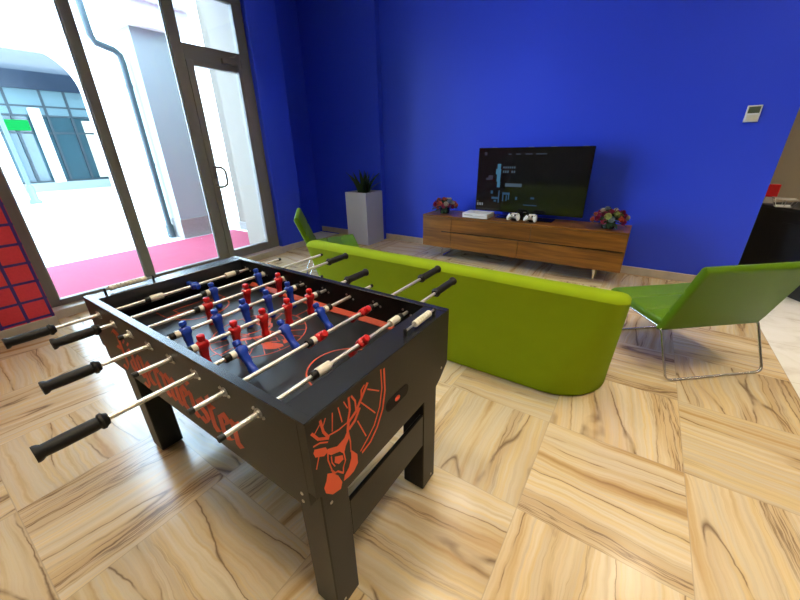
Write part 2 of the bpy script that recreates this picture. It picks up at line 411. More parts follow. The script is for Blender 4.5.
MB().box(.5, -14, 5.5, .75, 14, 5.75, .03).build('string_course', RENDER_W, t)
MB().box(-2.2, -14, 5.2, 0, 14, 5.4).box(-2.2, -14, .0, 0, 14, .12).build('arcade_vault', RENDER_W, t)
s = thing('shopfront', 'teal glazed shopfront with green lit sign under the arch', 'shopfront', (-22.0, 5.2, 0))
TEAL = mat('teal_shop_glass', (.02, .07, .09), .10, spec=.8)
TEAL2 = mat('pale_teal_fascia', (.12, .20, .22), .5)
NAVY = mat('navy_shop_fascia', (.008, .02, .04), .4)
SF = mat('slate_blue_frame', (.03, .05, .06), .5)
MB().box(-.1, -6, -.02, .35, 7, .40).build('plinth', RENDER_G, s)
MB().box(0, -6, .40, .1, 7, 3.0).build('glazing', TEAL, s)
MB().box(-.05, -6, 3.0, .16, 7, 4.0).build('fascia', TEAL2, s)
MB().box(-.05, -6, 4.0, .3, 7, 4.65).build('upper_fascia', NAVY, s, label='dark navy upper band')
MB().box(-.3, -6, 4.65, .1, 7, 7).build('upper_wall', mat('blue_grey_render', (.12, .14, .16), .8), s)
b = MB()
for y in (-2.6, -1.9, -.9, .2, 1.0, 1.75, 2.5): b.box(.1, y, .40, .18, y+.09, 4.0)
for z in (.40, 2.35, 3.0, 3.35): b.box(.1, -6, z, .17, 7, z+.07)
b.build('frame', SF, s)
MB().box(.2, -.35, .40, .5, -.02, 3.3).build('post', RENDER_W, s, label='white post before the glazing')
MB().box(.12, 1.35, .5, .16, 1.95, 2.9).build('poster', mat('cream_poster', (.75, .68, .5), .6), s, label='cream poster behind the glass')
SIGN = emit('green_sign', (.02, .75, .18), 1.2)
MB().box(.19, -1.25, 2.46, .25, -.45, 2.85, .02).build('sign', SIGN, s, label='lit green sign')
t = thing('street_drainpipe', 'grey-blue rainwater pipe with a wide foot on the far white facade', 'pipe', (-17.3, 3.15, -.02))
MB().tube([(0, 0, .5), (0, 0, 5.2)], .06, 12).build('pipe', PIPE, t, smooth=True)
MB().lathe([(.17, 0), (.17, .08), (.11, .16), (.10, .55), (.06, .62)], 14).build('pipe_foot', PIPE, t, smooth=True)

# ------------------------------------------------------------------ foosball table
TX, TY = -1.266, .754
ft = thing('foosball_table', 'black foosball table with orange deer emblem, red and blue players', 'foosball table', (TX, TY, 0))
LX, LY = .727, .372
ZT, ZB, ZF, ZR = .90, .58, .755, .85
def side(sy):
    y1 = sy*LY; y0 = sy*(LY-.021)
    p = [(-LX+.031, ZT), (LX-.031, ZT), (LX-.031, .60), (LX-.06, ZB), (-LX+.06, ZB), (-LX+.031, .60)]
    return MB().prism(p, lambda x, z: Vector((x, y0, z)), lambda x, z: Vector((x, y1, z))).build('side_panel', BLACK, ft)
side(-1); side(1)
IY = LY-.021
def end(sx):
    x1 = sx*LX; x0 = sx*(LX-.03)
    p = [(-LY, ZT), (LY, ZT), (LY, .655), (LY-.06, .605), (LY-.115, .575), (-LY+.115, .575), (-LY+.06, .605), (-LY, .655)]
    b = MB().prism(p, lambda y, z: Vector((x0, y, z)), lambda y, z: Vector((x1, y, z)))
    e = b.build('end_panel', BLACK, ft)
    return e
ep = [end(-1), end(1)]
# ball return slot in the right end
sl = []
for k in range(24):
    a = 2*PI*k/24; sl.append((.005+math.copysign(.042, math.cos(a))+.024*math.cos(a), .722+.024*math.sin(a)))
MB().prism(sl, lambda y, z: Vector((LX-.001, y, z)), lambda y, z: Vector((LX+.0012, y, z))).build('ball_return_slot', mat('slot_black', (.002, .002, .002), .9), ft, label='rounded dark slot')
MB().sphere((LX+.002, .002, .722), .014, .3, 1, .7).build('ball', ORANGE, ft, label='orange ball in the slot')
RAIL = mat('glossy_rail_capping', (.016, .018, .022), .24, spec=.6)
for sy in (-1, 1):
    MB().box(-LX+.0005, min(sy*(LY+.0005), sy*(LY-.027)), ZT-.001, LX-.0005, max(sy*(LY+.0005), sy*(LY-.027)), ZT+.0035, .0012, 1).build('rail_cap', RAIL, ft, label='glossy dark rail capping')
MB().box(-LX+.003, -IY, ZT-.09, -LX+.093, IY, ZT+.001, .002, 1).build('end_deck', RAIL, ft)
MB().box(LX-.10, -IY, ZT-.09, LX-.003, IY, ZT+.001, .002, 1).build('end_deck', RAIL, ft)
MB().box(-LX+.03, -IY, ZF-.02, LX-.03, IY, ZF).build('playfield', FIELD, ft)
MB().box(-LX+.03, -IY, ZB+.02, LX-.03, IY, ZB+.035).build('bottom_board', BLACK, ft)
# field print
b = MB()
def flat(poly): b.prism(poly, lambda x, y: Vector((x, y, ZF)), lambda x, y: Vector((x, y, ZF+.0008)))
def circ(cx, cy, r, w, a0=0, a1=2*PI, n=40):
    for i in range(n):
        p, q = a0+(a1-a0)*i/n, a0+(a1-a0)*(i+1)/n
        flat([(cx+(r-w)*math.cos(p), cy+(r-w)*math.sin(p)), (cx+r*math.cos(p), cy+r*math.sin(p)), (cx+r*math.cos(q), cy+r*math.sin(q)), (cx+(r-w)*math.cos(q), cy+(r-w)*math.sin(q))])
def fpart(nm):
    global b
    b.build(nm, ORANGE2, ft, label='orange field print'); b = MB()
circ(0, 0, .20, .004)
for k in range(20):
    a = k*2*PI/20+.1; flat(lines_poly(.004, [(.13*math.cos(a), .13*math.sin(a)), (.196*math.cos(a), .196*math.sin(a))]))
flat(lines_poly(.005, [(0, -IY), (0, -.195)])); flat(lines_poly(.005, [(0, .195), (0, IY)]))
fpart('centre_circle')
circ(.5, 0, .14, .006, PI*.5, PI*1.5, 24); fpart('penalty_arc')
circ(-.5, 0, .14, .006, -PI*.5, PI*.5, 24); fpart('penalty_arc')
for sx in (-1, 1):
    flat(lines_poly(.007, [(sx*.63, -.15), (sx*.52, -.15), (sx*.52, .15), (sx*.63, .15)]))
    flat(lines_poly(.006, [(sx*.522, -.09), (sx*.585, -.09), (sx*.585, .09), (sx*.522, .09)]))
    fpart('goal_area')
for sy in (-1, 1):
    b = MB()
    b.prism([(-.56, sy*(IY-.026)), (.475, sy*(IY-.026)), (.475, sy*IY), (-.56, sy*IY)] if sy > 0 else [(-.56, sy*IY), (.475, sy*IY), (.475, sy*(IY-.026)), (-.56, sy*(IY-.026))], lambda x, y: Vector((x, y, ZF+.0005)), lambda x, y: Vector((x, y, ZF+.004+max(0, (abs(y)-IY+.026)/.026*.014))))
    b.build('border_strip', ORANGE2, ft, label='orange ramp strip along the field edge')

DEER_LINES = [
  (0.0076, [(-0.0621, 0.8758), (-0.0622, 0.7959), (-0.0784, 0.7342), (-0.1111, 0.684), (-0.1464, 0.6561), (-0.1855, 0.6479)]),
  (0.0051, [(-0.0781, 0.8819), (-0.0767, 0.8144), (-0.0928, 0.7539), (-0.1238, 0.7037), (-0.1604, 0.6778), (-0.193, 0.6595)]),
  (0.0042, [(-0.1425, 0.8535), (-0.0921, 0.8141)]),
  (0.0042, [(-0.1742, 0.828), (-0.1158, 0.7472)]),
  (0.0042, [(-0.1948, 0.7759), (-0.1644, 0.6951)]),
  (0.0025, [(-0.3272, 0.87), (-0.3473, 0.8544)]),
  (0.0025, [(-0.3084, 0.8738), (-0.3191, 0.856)]),
  (0.0034, [(-0.2841, 0.8718), (-0.2915, 0.8181)]),
  (0.0034, [(-0.2625, 0.8733), (-0.2542, 0.82)]),
  (0.0034, [(-0.2408, 0.8769), (-0.2295, 0.8492)]),
  (0.0102, [(-0.2364, 0.7753), (-0.2316, 0.7998), (-0.1979, 0.8137), (-0.1729, 0.8411), (-0.1427, 0.8741)]),
  (0.0076, [(-0.2331, 0.8034), (-0.2217, 0.8355), (-0.2216, 0.8773)]),
  (0.0059, [(-0.1975, 0.8176), (-0.1979, 0.8505), (-0.2106, 0.8752)]),
  (0.0102, [(-0.2285, 0.7772), (-0.2047, 0.7871), (-0.1838, 0.8133)]),
  (0.0051, [(-0.1729, 0.8411), (-0.1702, 0.8678), (-0.1561, 0.8762)]),
  (0.0076, [(-0.3063, 0.8091), (-0.32, 0.8392), (-0.3252, 0.878)]),
  (0.0042, [(-0.3071, 0.8153), (-0.2698, 0.8043), (-0.2331, 0.8027)]),
  (0.0076, [(-0.3066, 0.807), (-0.3387, 0.8305), (-0.3553, 0.8611)]),
  (0.0042, [(-0.3113, 0.7975), (-0.3355, 0.8154), (-0.3557, 0.8209)]),
  (0.0034, [(-0.3456, 0.7756), (-0.3573, 0.7463)]),
  (0.0042, [(-0.315, 0.766), (-0.3179, 0.7397), (-0.3113, 0.7061), (-0.3051, 0.6735)]),
  (0.0042, [(-0.2601, 0.7133), (-0.2572, 0.6821), (-0.2679, 0.6653), (-0.2701, 0.6473)]),
  (0.0051, [(-0.3108, 0.6969), (-0.3003, 0.6758), (-0.2898, 0.6715), (-0.2703, 0.6456)]),
  (0.0042, [(-0.2362, 0.7768), (-0.231, 0.7295), (-0.2331, 0.694)]),
  (0.0034, [(-0.3056, 0.7407), (-0.3059, 0.7198), (-0.2972, 0.6984)]),
]
DEER_POLYS = [
  [(-0.3544, 0.8097), (-0.3195, 0.7871), (-0.3139, 0.7675), (-0.3286, 0.7646), (-0.3552, 0.7846), (-0.3589, 0.8006)],
  [(-0.3144, 0.776), (-0.2806, 0.7558), (-0.2523, 0.7608), (-0.236, 0.7783), (-0.2328, 0.7484), (-0.2501, 0.7323), (-0.2605, 0.7101), (-0.2746, 0.7317), (-0.2916, 0.7404), (-0.3065, 0.7474), (-0.3164, 0.7616)],
  [(-0.2931, 0.7291), (-0.2662, 0.7101), (-0.2644, 0.6934), (-0.2833, 0.6928), (-0.2965, 0.7107)],
  [(-0.2315, 0.6989), (-0.2088, 0.6617), (-0.2093, 0.6271), (-0.2289, 0.6117), (-0.2507, 0.6107), (-0.2721, 0.6156), (-0.2662, 0.6321), (-0.2468, 0.6445), (-0.2339, 0.6692)],
  [(-0.3256, 0.6978), (-0.3082, 0.6837), (-0.2901, 0.6547), (-0.2786, 0.6186), (-0.2868, 0.599), (-0.3182, 0.6107), (-0.3394, 0.6378), (-0.3429, 0.6614), (-0.3319, 0.678)],
]

# end emblem on the right end panel
def emblem(fn0, fn1, name, m, par, label, skip=()):
    b = MB()
    for i, (w_, l) in enumerate(DEER_LINES):
        if i in skip: continue
        for p, q in zip(l, l[1:]):
            d_ = Vector((q[0]-p[0], q[1]-p[1])).normalized()*w_*.25
            b.prism(lines_poly(w_, [(p[0]-d_.x, p[1]-d_.y), (q[0]+d_.x, q[1]+d_.y)]), fn0, fn1)
    for pl in DEER_POLYS: b.prism(pl, fn0, fn1)
    bmesh.ops.triangulate(b.bm, faces=[f for f in b.bm.faces if len(f.verts) > 4])
    return b.build(name, m, par, label=label)
emblem(lambda y, z: Vector((LX-.0005, y, z)), lambda y, z: Vector((LX+.0008, y, z)), 'emblem', ORANGE, ft, 'orange stag head print')
s_ = 1.0
emblem(lambda y, z: Vector((.06-(z-.72)*s_, (y+.27)*s_, ZF)), lambda y, z: Vector((.06-(z-.72)*s_, (y+.27)*s_, ZF+.0008)), 'field_emblem', ORANGE2, ft, 'orange stag print in the field centre', skip=tuple(range(0, 10)))

# blackletter wordmark on the near side panel, drawn with a broad nib
MIN = lambda x: [(x-.5, 4.4), (x+.1, 4.1), (x+.1, .7), (x+.7, .25)]
GL = {
 'J': ([[(0, 6.6), (1.0, 7.4), (2.6, 6.9)], [(2.0, 7.2), (2.0, .4), (.9, -1.0), (-.4, -.6)], [(.2, 3.8), (1.6, 3.8)]], 3.5),
 'a': ([[(.2, 4.2), (1.1, 4.8), (1.8, 4.1), (1.8, .7), (2.4, .2)], [(1.8, 2.9), (.3, 2.2), (.3, .9), (.9, .2), (1.8, .9)]], 2.9),
 'ä': ([[(.2, 4.2), (1.1, 4.8), (1.8, 4.1), (1.8, .7), (2.4, .2)], [(1.8, 2.9), (.3, 2.2), (.3, .9), (.9, .2), (1.8, .9)], [(.2, 6.2), (.5, 6.0)], [(1.6, 6.2), (1.9, 6.0)]], 2.9),
 'g': ([[(1.9, 4.3), (.9, 4.7), (.3, 4.1), (.3, .9), (.9, .2), (1.9, .9)], [(1.9, 4.8), (1.9, -1.0), (1.1, -1.8), (0, -1.3)]], 2.9),
 'e': ([[(1.9, .7), (1.0, .2), (.3, .9), (.3, 4.1), (1.0, 4.8), (1.7, 4.1), (1.5, 3.1), (.4, 2.5)]], 2.4),
 'r': ([MIN(.3), [(.4, 4.1), (1.1, 4.8), (1.7, 4.2)]], 2.3),
 'm': ([MIN(.3), [(.4, 4.0), (1.2, 4.8), (1.9, 4.1), (1.9, .7), (2.4, .3)], [(1.9, 4.0), (2.8, 4.8), (3.5, 4.1), (3.5, .7), (4.1, .25)]], 4.5),
 'i': ([MIN(.3), [(.2, 6.2), (.6, 6.0)]], 1.5),
 's': ([[(2.0, 4.2), (1.1, 4.8), (.3, 4.1), (.5, 3.1), (1.6, 2.3), (1.9, 1.3), (1.1, .2), (.1, .8)]], 2.5),
 't': ([[(.5, 6.2), (.5, .9), (1.0, .2), (1.7, .7)], [(-.4, 4.5), (1.5, 4.5)]], 2.1),
}
b = MB(); cx = 0
nib = Vector((.50, .46))
word = 'Jägermeister'
tot = sum(GL[c][1] for c in word)
x_0, x_1 = -.50, .435; sx_ = (x_1-x_0)/tot; sz_ = .0236; zb = .632
for c in word:
    for st in GL[c][0]:
        for p, q in zip(st, st[1:]):
            p = Vector(p); q = Vector(q); dv = (q-p)
            cr = dv.x*nib.y-dv.y*nib.x
            if abs(cr) < .05: q = q+Vector((.1, -.1)); 
            quad = [p-nib, q-nib, q+nib, p+nib]
            pts = [(x_0+(cx+v.x)*sx_, zb+v.y*sz_) for v in quad]
            b.prism(pts, lambda x, z: Vector((x, -LY+.0005, z)), lambda x, z: Vector((x, -LY-.0008, z)))
    cx += GL[c][1]
b.build('lettering', ORANGE, ft, label='orange blackletter wordmark')

# legs, stretchers
for sx in (-1, 1):
    for sy in (-1, 1):
        b = MB(); x0, x1 = sx*(LX-.028), sx*(LX-.135); y0, y1 = sy*(LY-.035), sy*(LY-.142)
        b.box(min(x0, x1), min(y0, y1), .012, max(x0, x1), max(y0, y1), .70, .004, 1)
        lg = b.build('leg', BLACK, ft)
        MB().lathe([(.03, 0), (.032, .006), (.028, .014)], 14, Matrix.Translation(((x0+x1)/2, (y0+y1)/2, 0))).build('foot_pad', RUBBER, lg)
        for z in (.045, .54):
            MB().sphere((x0, (y0+y1)/2+sy*.02, z), .006, .5, 1, 1, 8, 6).build('screw', STEEL, lg)
    x0, x1 = sorted((sx*(LX-.030), sx*(LX-.046)))
    MB().box(x0, -(LY-.142), .290, x1, LY-.142, .460, .003, 1).build('stretcher', BLACK, ft)
for z in (.60, .63): MB().sphere((LX-.06, -LY, z), .006, 1, .5, 1, 8, 6).build('screw', STEEL, ft)
MB().sphere((LX, LY-.05, .655), .006, .5, 1, 1, 8, 6).build('screw', STEEL, ft)
# rods
RX = [-1.844+.16*k-TX for k in range(8)]
RY = [(.092, 1.335), (.189, 1.545), (.345, 1.608), (.091, 1.235), (.271, 1.422), (.008, 1.270), (.281, 1.679), (.273, 1.546)]
HN = {0, 1, 3, 5}; HF = {2, 4, 6, 7}
def handle_mesh(r=.0165, L=.145):
    pr = [(.004, 0), (.021, 0), (.022, .004), (.0205, .010), (r, .016), (r+.0012, .05), (r+.001, L-.03), (r, L-.022), (.0215, L-.019), (.0225, L-.012), (.0185, L-.008), (.015, L), (.004, L)]
    return pr
def player_mesh(mb, M):
    n = []
    # body: stacked super-ellipse rings (half width in rod direction, half depth, height)
    prof = [(a_*1.14, d_*1.14, z) for a_, d_, z in [(.0105, .0130, -.092), (.0125, .0150, -.084), (.0125, .0135, -.068), (.0105, .0095, -.060), (.0115, .0095, -.045), (.0135, .0110, -.030), (.0130, .0115, -.020), (.0150, .0130, -.013), (.0185, .0150, -.006), (.0185, .0150, .011), (.0150, .0130, .016), (.0090, .0090, .019), (.0090, .0090, .023), (.0120, .0120, .025), (.0125, .0125, .037), (.0100, .0100, .0415), (.0050, .0050, .043)]]
    rings = []
    for a_, d_, z in prof:
        ring = []
        for k in range(16):
            t_ = 2*PI*k/16; e = .6 if z < .015 else 1.0
            cx_, sy_ = math.cos(t_), math.sin(t_)
            ring.append(M @ Vector((d_*math.copysign(abs(cx_)**e, cx_), a_*math.copysign(abs(sy_)**e, sy_), z)))
        rings.append(ring)
    mb.ring_mesh(rings)
ROWS = [ # colour, rotation about the rod (deg), player y list, bumper list (y, kind)
 ('b', 92, [.791], [(.610, 'w'), (.992, 'w')]),
 ('b', -14, [.802, 1.058], [(.772, 'n'), (1.088, 'f')]),
 ('r', 4, [.686, .880, 1.072], [(.655, 'n'), (1.100, 'f')]),
 ('b', -10, [.508, .635, .762, .884, 1.010], [(.478, 'n'), (1.040, 'f')]),
 ('r', 3, [.489, .616, .744, .870, 1.000], [(.460, 'n'), (1.030, 'f')]),
 ('b', -38, [.540, .726, .912], [(.508, 'n'), (.945, 'f')]),
 ('r', 52, [.757, 1.010], [(.725, 'n'), (1.040, 'f')]),
 ('r', 42, [.808], [(.618, 'w'), (1.009, 'w')]),
]
rotY = Matrix.Rotation(-PI/2, 4, 'X')       # local +Z -> world +Y
for k in range(8):
    x = RX[k]; ya, yb = RY[k][0]-TY, RY[k][1]-TY
    L = .145 if k in HN else 0; L2 = (.17 if k in (4, 2) else .20) if k in HF else 0
    rod = MB().tube([(x, ya+.01, ZR), (x, yb-.01, ZR)], .0073, 12).build('rod', ROD, ft, smooth=True)
    if k in HN:
        M = Matrix.Translation((x, ya, ZR)) @ rotY
        MB().lathe(handle_mesh(), 20, M).build('handle', RUBBER, rod, smooth=True)
    else:
        MB().tube([(x, ya-.004, ZR), (x, ya+.012, ZR)], .0088, 12).build('end_cap', RUBBER, rod, smooth=True)
    if k in HF:
        M = Matrix.Translation((x, yb, ZR)) @ rotY.inverted()
        MB().lathe(handle_mesh(.0165, L2), 20, M).build('handle', RUBBER, rod, smooth=True)
    else:
        MB().tube([(x, yb-.012, ZR), (x, yb+.004, ZR)], .0088, 12).build('end_cap', RUBBER, rod, smooth=True)
    col, ang, ys, bump = ROWS[k]
    for y in ys:
        mb = MB(); player_mesh(mb, Matrix.Translation((x, y-TY, ZR)) @ Matrix.Rotation(math.radians(ang), 4, 'Y'))
        mb.build('player', RED if col == 'r' else BLUEP, rod, smooth=True, label='red player figure' if col == 'r' else 'blue player figure')
    for y, kd in bump:
        yy = y-TY
        if kd == 'w':
            MB().lathe([(.008, -.028), (.0145, -.028), (.0155, -.025), (.0155, .025), (.0145, .028), (.008, .028)], 18, Matrix.Translation((x, yy, ZR)) @ rotY).build('bumper', WHITEP, rod, smooth=True, label='cream bumper tube')
            sg = -1 if yy < 0 else 1
            MB().lathe([(.008, -.011), (.014, -.011), (.014, .011), (.008, .011)], 18, Matrix.Translation((x, yy+sg*.040, ZR)) @ rotY).build('bumper', RUBBER, rod, smooth=True, label='black bumper ring')
        else:
            sg = -1 if kd == 'n' else 1
            MB().lathe([(.008, -.009), (.0145, -.009), (.0145, .009), (.008, .009)], 18, Matrix.Translation((x, yy, ZR)) @ rotY).build('bumper', WHITEP, rod, smooth=True, label='cream bumper ring')
            MB().lathe([(.008, -.010), (.0145, -.010), (.0145, .010), (.008, .010)], 18, Matrix.Translation((x, yy+sg*.02, ZR)) @ rotY).build('bumper', RUBBER, rod, smooth=True, label='black bumper ring')
    # bearings on both sides of the cabinet
    for sy in (-1, 1):
        rm = rotY if sy > 0 else rotY.inverted()
        br = MB().lathe([(.0085, 0), (.015, 0), (.015, .003), (.0115, .004), (.0115, .008), (.0085, .008)], 16, Matrix.Translation((x, sy*LY, ZR)) @ rm).build('rod_bearing', STEEL, ft, label='dull steel bearing')
        for q in (-1, 1):
            MB().lathe([(.0001, 0), (.005, 0), (.005, .003), (.003, .005), (.0001, .005)], 10, Matrix.Translation((x+q*.020, sy*LY, ZR-q*.008)) @ rm).build('screw', STEEL, br)
            MB().lathe([(.0001, 0), (.005, 0), (.005, .003), (.0001, .005)], 10, Matrix.Translation((x+q*.020, sy*IY, ZR-q*.008)) @ rm.inverted()).build('screw', STEEL, br)
# score beads on the end decks
def score(xc, y0, y1, n, lo):
    sc = MB().tube([(xc, y0, ZT+.022), (xc, y1, ZT+.022)], .004, 8).build('score_rail', STEEL, ft)
    for y in (y0, y1): MB().box(xc-.006, y-.004, ZT, xc+.006, y+.004, ZT+.028, .0015).build('rail_bracket', RUBBER, sc)
    w_ = .0155
    for i in range(n):
        y = lo+i*w_
        MB().lathe([(.004, -.0072), (.0105, -.0072), (.0125, -.003), (.0125, .003), (.0105, .0072), (.004, .0072)], 14, Matrix.Translation((xc, y, ZT+.022)) @ rotY).build('bead', WHITEP, sc, smooth=True)
score(-LX+.048, -.30, -.10, 10, -.275)
score(LX-.028, .10, .30, 7, .165)

# ------------------------------------------------------------------ sofa
so = thing('sofa', 'lime green felt sofa seen from its back beside the foosball table', 'sofa', (-1.137, 2.0, 0))
def rrect(x0, x1, y0, y1, r, z, n=8, rf=None):
    rf = r if rf is None else rf
    P = []
    for (cx_, cy_, a0, rr) in ((x1-r, y0+r, -PI/2, r), (x1-rf, y1-rf, 0, rf), (x0+rf, y1-rf, PI/2, rf), (x0+r, y0+r, PI, r)):
        for i in range(n+1):
            a = a0+PI/2*i/n; P.append(Vector((cx_+rr*math.cos(a), cy_+rr*math.sin(a), z)))
    return P
rings = []
H = .765
for z in (.012, .03, .15, .3, .45, .6, H-.045):
    u = z/H
    xr = 1.185+.022*u; y0 = .025-.085*u; y1 = .46-.36*u
    rings.append(rrect(-xr, xr, y0, y1, .36-.29*u, z, 12, .04))
xr, y0, y1 = 1.207, -.060, .098
for a in (18, 36, 54, 72, 90):
    a = math.radians(a); q = .045*(1-math.cos(a)); z = H-.045+.045*math.sin(a)
    rings.append(rrect(-xr+q, xr-q, y0+q, y1-q, .075-q*.5, z, 12, .04-q*.5))
MB().ring_mesh(rings).build('backrest', LIME, so, smooth=True)
rings = []
for z, q in ((.03, .0), (.30, 0), (.36, .0), (.39, .012), (.405, .035), (.41, .07)):
    rings.append(rrect(-1.08+q, 1.08-q, .16, .86-q, .03, z, 6, .12))
MB().ring_mesh(rings).build('seat', LIME, so, smooth=True)
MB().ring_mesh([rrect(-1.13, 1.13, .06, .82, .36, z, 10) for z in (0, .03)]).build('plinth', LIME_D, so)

# ------------------------------------------------------------------ lounge chairs
def lounge_chair(label):
    t = thing('lounge_chair', label, 'chair', (0, 0, 0), 0, 'green lounge chairs')
    W = .378
    def pad(path, th, grooves=(), name='seat'):
        P = [Vector(p) for p in path]
        # sample the path
        S = []; tot = sum((b_-a_).length for a_, b_ in zip(P, P[1:])); n = 60
        for i in range(n+1):
            d_ = tot*i/n; q = None
            for a_, b_ in zip(P, P[1:]):
                l = (b_-a_).length
                if d_ <= l+1e-9: q = a_+(b_-a_)*(d_/l); tg = (b_-a_).normalized(); break
                d_ -= l
            S.append((q, Vector((-tg.y, tg.x)), i/n))
        top = []; bot = []
        for q, nn, u in S:
            e = min(u, 1-u)*tot; r = min(1, e/(th*.5)) ; r = math.sqrt(max(0, 1-(1-r)**2))
            g = sum(math.exp(-((u-gv)*tot/.008)**2) for gv in grooves)*.010
            top.append(q+nn*(th*.5*r-g)); bot.append(q-nn*th*.5*r)
        ring = top+list(reversed(bot[1:-1]))
        secs = []
        c = sum(ring, Vector((0, 0)))/len(ring)
        for x, sc_ in ((-W, .0), (-W+.003, .55), (-W+.009, .85), (-W+.02, 1), (W-.02, 1), (W-.009, .85), (W-.003, .55), (W, 0)):
            # shrink towards the pad's centre line at the ends so the sides are rounded
            rr = []
            nt_ = len(top)
            for i, p in enumerate(ring):
                j = i if i < nt_ else 2*(nt_-1)-i
                m_ = (top[j]+bot[j])/2
                rr.append(m_+(p-m_)*max(sc_, .02))
            secs.append([Vector((x, p.x, p.y)) for p in rr])
        return MB().ring_mesh(secs).build(name, GREEN, t, smooth=True)
    pad([(.135, .372), (.30, .378), (.50, .392), (.665, .412)], .062, (.33, .66), 'seat')
    pad([(.172, .318), (.140, .39), (-.02, .818)][::-1], .058, (.40, .70), 'backrest')
    def fillet(P, r, n=5):
        out = []; m_ = len(P)
        for i in range(m_):
            a_, b_, c_ = Vector(P[i-1]), Vector(P[i]), Vector(P[(i+1) % m_])
            d1 = (a_-b_); d2 = (c_-b_); rr = min(r, d1.length*.45, d2.length*.45)
            p0 = b_+d1.normalized()*rr; p1 = b_+d2.normalized()*rr
            for k in range(n+1):
                u = k/n; out.append(p0*(1-u)**2+b_*2*u*(1-u)+p1*u*u)
        return out
    P = [(-W+.01, .145, .338), (-W+.01, 0, .010), (W-.01, 0, .010), (W-.01, .145, .338), (W-.01, .62, .368), (W-.01, .70, .010), (-W+.01, .70, .010), (-W+.01, .62, .368)]
    MB().tube(fillet(P, .045), .0085, 10, True).build('frame', CHROME, t, smooth=True, label='polished steel tube frame')
    return t
ch = lounge_chair('green lounge chair turned towards the television, beside the white marble floor')
u_ = Vector((.758, .652)); 
ch.location = (.668, 2.828, 0); ch.rotation_euler.z = math.atan2(.652, .758)
dup(ch, (-3.32, 2.76, 0), math.radians(-43), 'green lounge chair between the sofa and the tall grey planter', 'green lounge chairs')

# ------------------------------------------------------------------ planter with plant
pt = thing('potted_plant', 'dark leafy plant in a tall square grey planter in the blue corner', 'plant', (-3.865, 4.63, 0))
rings = []
hw = .218
for h_, z in ((hw, .0), (hw, .84), (hw-.004, .845), (hw-.022, .845), (hw-.024, .80)):
    rings.append([Vector((-h_, -h_, z)), Vector((h_, -h_, z)), Vector((h_, h_, z)), Vector((-h_, h_, z))])
MB().ring_mesh(rings).build('planter', PLANTER, pt, label='tall square grey planter')
MB().box(-.19, -.19, .79, .19, .19, .815, .01).build('soil', SOIL, pt)
rl = random.Random(3)
for i in range(26):
    a = rl.uniform(0, 2*PI); rad = rl.uniform(.01, .09); lean = rl.uniform(.03, .34) if i > 4 else rl.uniform(0, .08)
    hgt = rl.uniform(.22, .42)*(1-.4*lean)
    bx, by = rad*math.cos(a), rad*math.sin(a)
    L_, R_, T_ = [], [], []
    n = 9; wd = rl.uniform(.020, .034)
    side_ = Vector((-math.sin(a+.6), math.cos(a+.6), 0))
    rings = []
    for k in range(n+1):
        u = k/n; p = Vector((bx+math.cos(a)*lean*u*u*.7, by+math.sin(a)*lean*u*u*.7, .80+hgt*(u-.15*lean*u*u)))
        w_ = wd*math.sin(PI*min(.98, .18+.82*u)) + .002
        nr = Vector((math.cos(a+.6), math.sin(a+.6), .3)).normalized()
        rings.append([p+side_*w_, p+nr*.006, p-side_*w_, p-nr*.002])
    MB().ring_mesh(rings).build('leaf', LEAF, pt, smooth=True)

# ------------------------------------------------------------------ media console
CX0, CX1, CY0, CY1, CZ0, CZ1 = -2.585, -.030, 4.40, 4.88, .16, .61
cc = thing('media_console', 'long low walnut console with flat drawers on thin steel legs', 'cabinet', ((CX0+CX1)/2, 4.64, 0))
hx, hy = (CX1-CX0)/2, .24
b = MB(); b.box(-hx, -hy, CZ1-.022, hx, hy, CZ1, .002, 1); b.box(-hx, -hy+.004, CZ0, -hx+.02, hy, CZ1-.022); b.box(hx-.02, -hy+.004, CZ0, hx, hy, CZ1-.022)
b.box(-hx+.02, -hy+.03, CZ0, hx-.02, hy, CZ0+.02); b.box(-hx+.02, hy-.02, CZ0+.02, hx-.02, hy, CZ1-.022)
b.build('carcass', WALNUT, cc)
MB().box(-hx+.02, -hy+.022, CZ0+.02, hx-.02, -hy+.03, CZ1-.022).build('recess', WALD, cc, label='dark recess behind the drawer fronts')
def fx(x): return x-(CX0+CX1)/2
def front(x0, x1, z0, z1, nm): return MB().box(fx(x0)+.002, -hy, z0, fx(x1)-.002, -hy+.02, z1, .0015, 1).build(nm, WALNUT, cc)
zm = .385
front(CX0, -2.13, CZ0, CZ1-.026, 'door')
front(-2.13, -1.05, zm+.014, CZ1-.026, 'drawer'); front(-1.05, CX1, zm+.014, CZ1-.026, 'drawer')
front(-2.13, -1.19, CZ0, zm-.002, 'drawer'); front(-1.19, CX1, CZ0, zm-.002, 'drawer')
MB().box(fx(-2.28), -hy-.001, zm-.002, fx(-2.13), -hy+.004, zm+.012).build('finger_groove', WALD, cc, label='dark finger groove')
for x in (-2.30, -.29):
    for yy in (-.155, .155):
        MB().box(fx(x)-.012, yy-.012, 0, fx(x)+.012, yy+.012, CZ0, .002, 1).build('leg', CHROME, cc, label='thin steel leg')
    MB().box(fx(x)-.012, -.143, 0.002, fx(x)+.012, .143, .014).build('leg_runner', CHROME, cc)

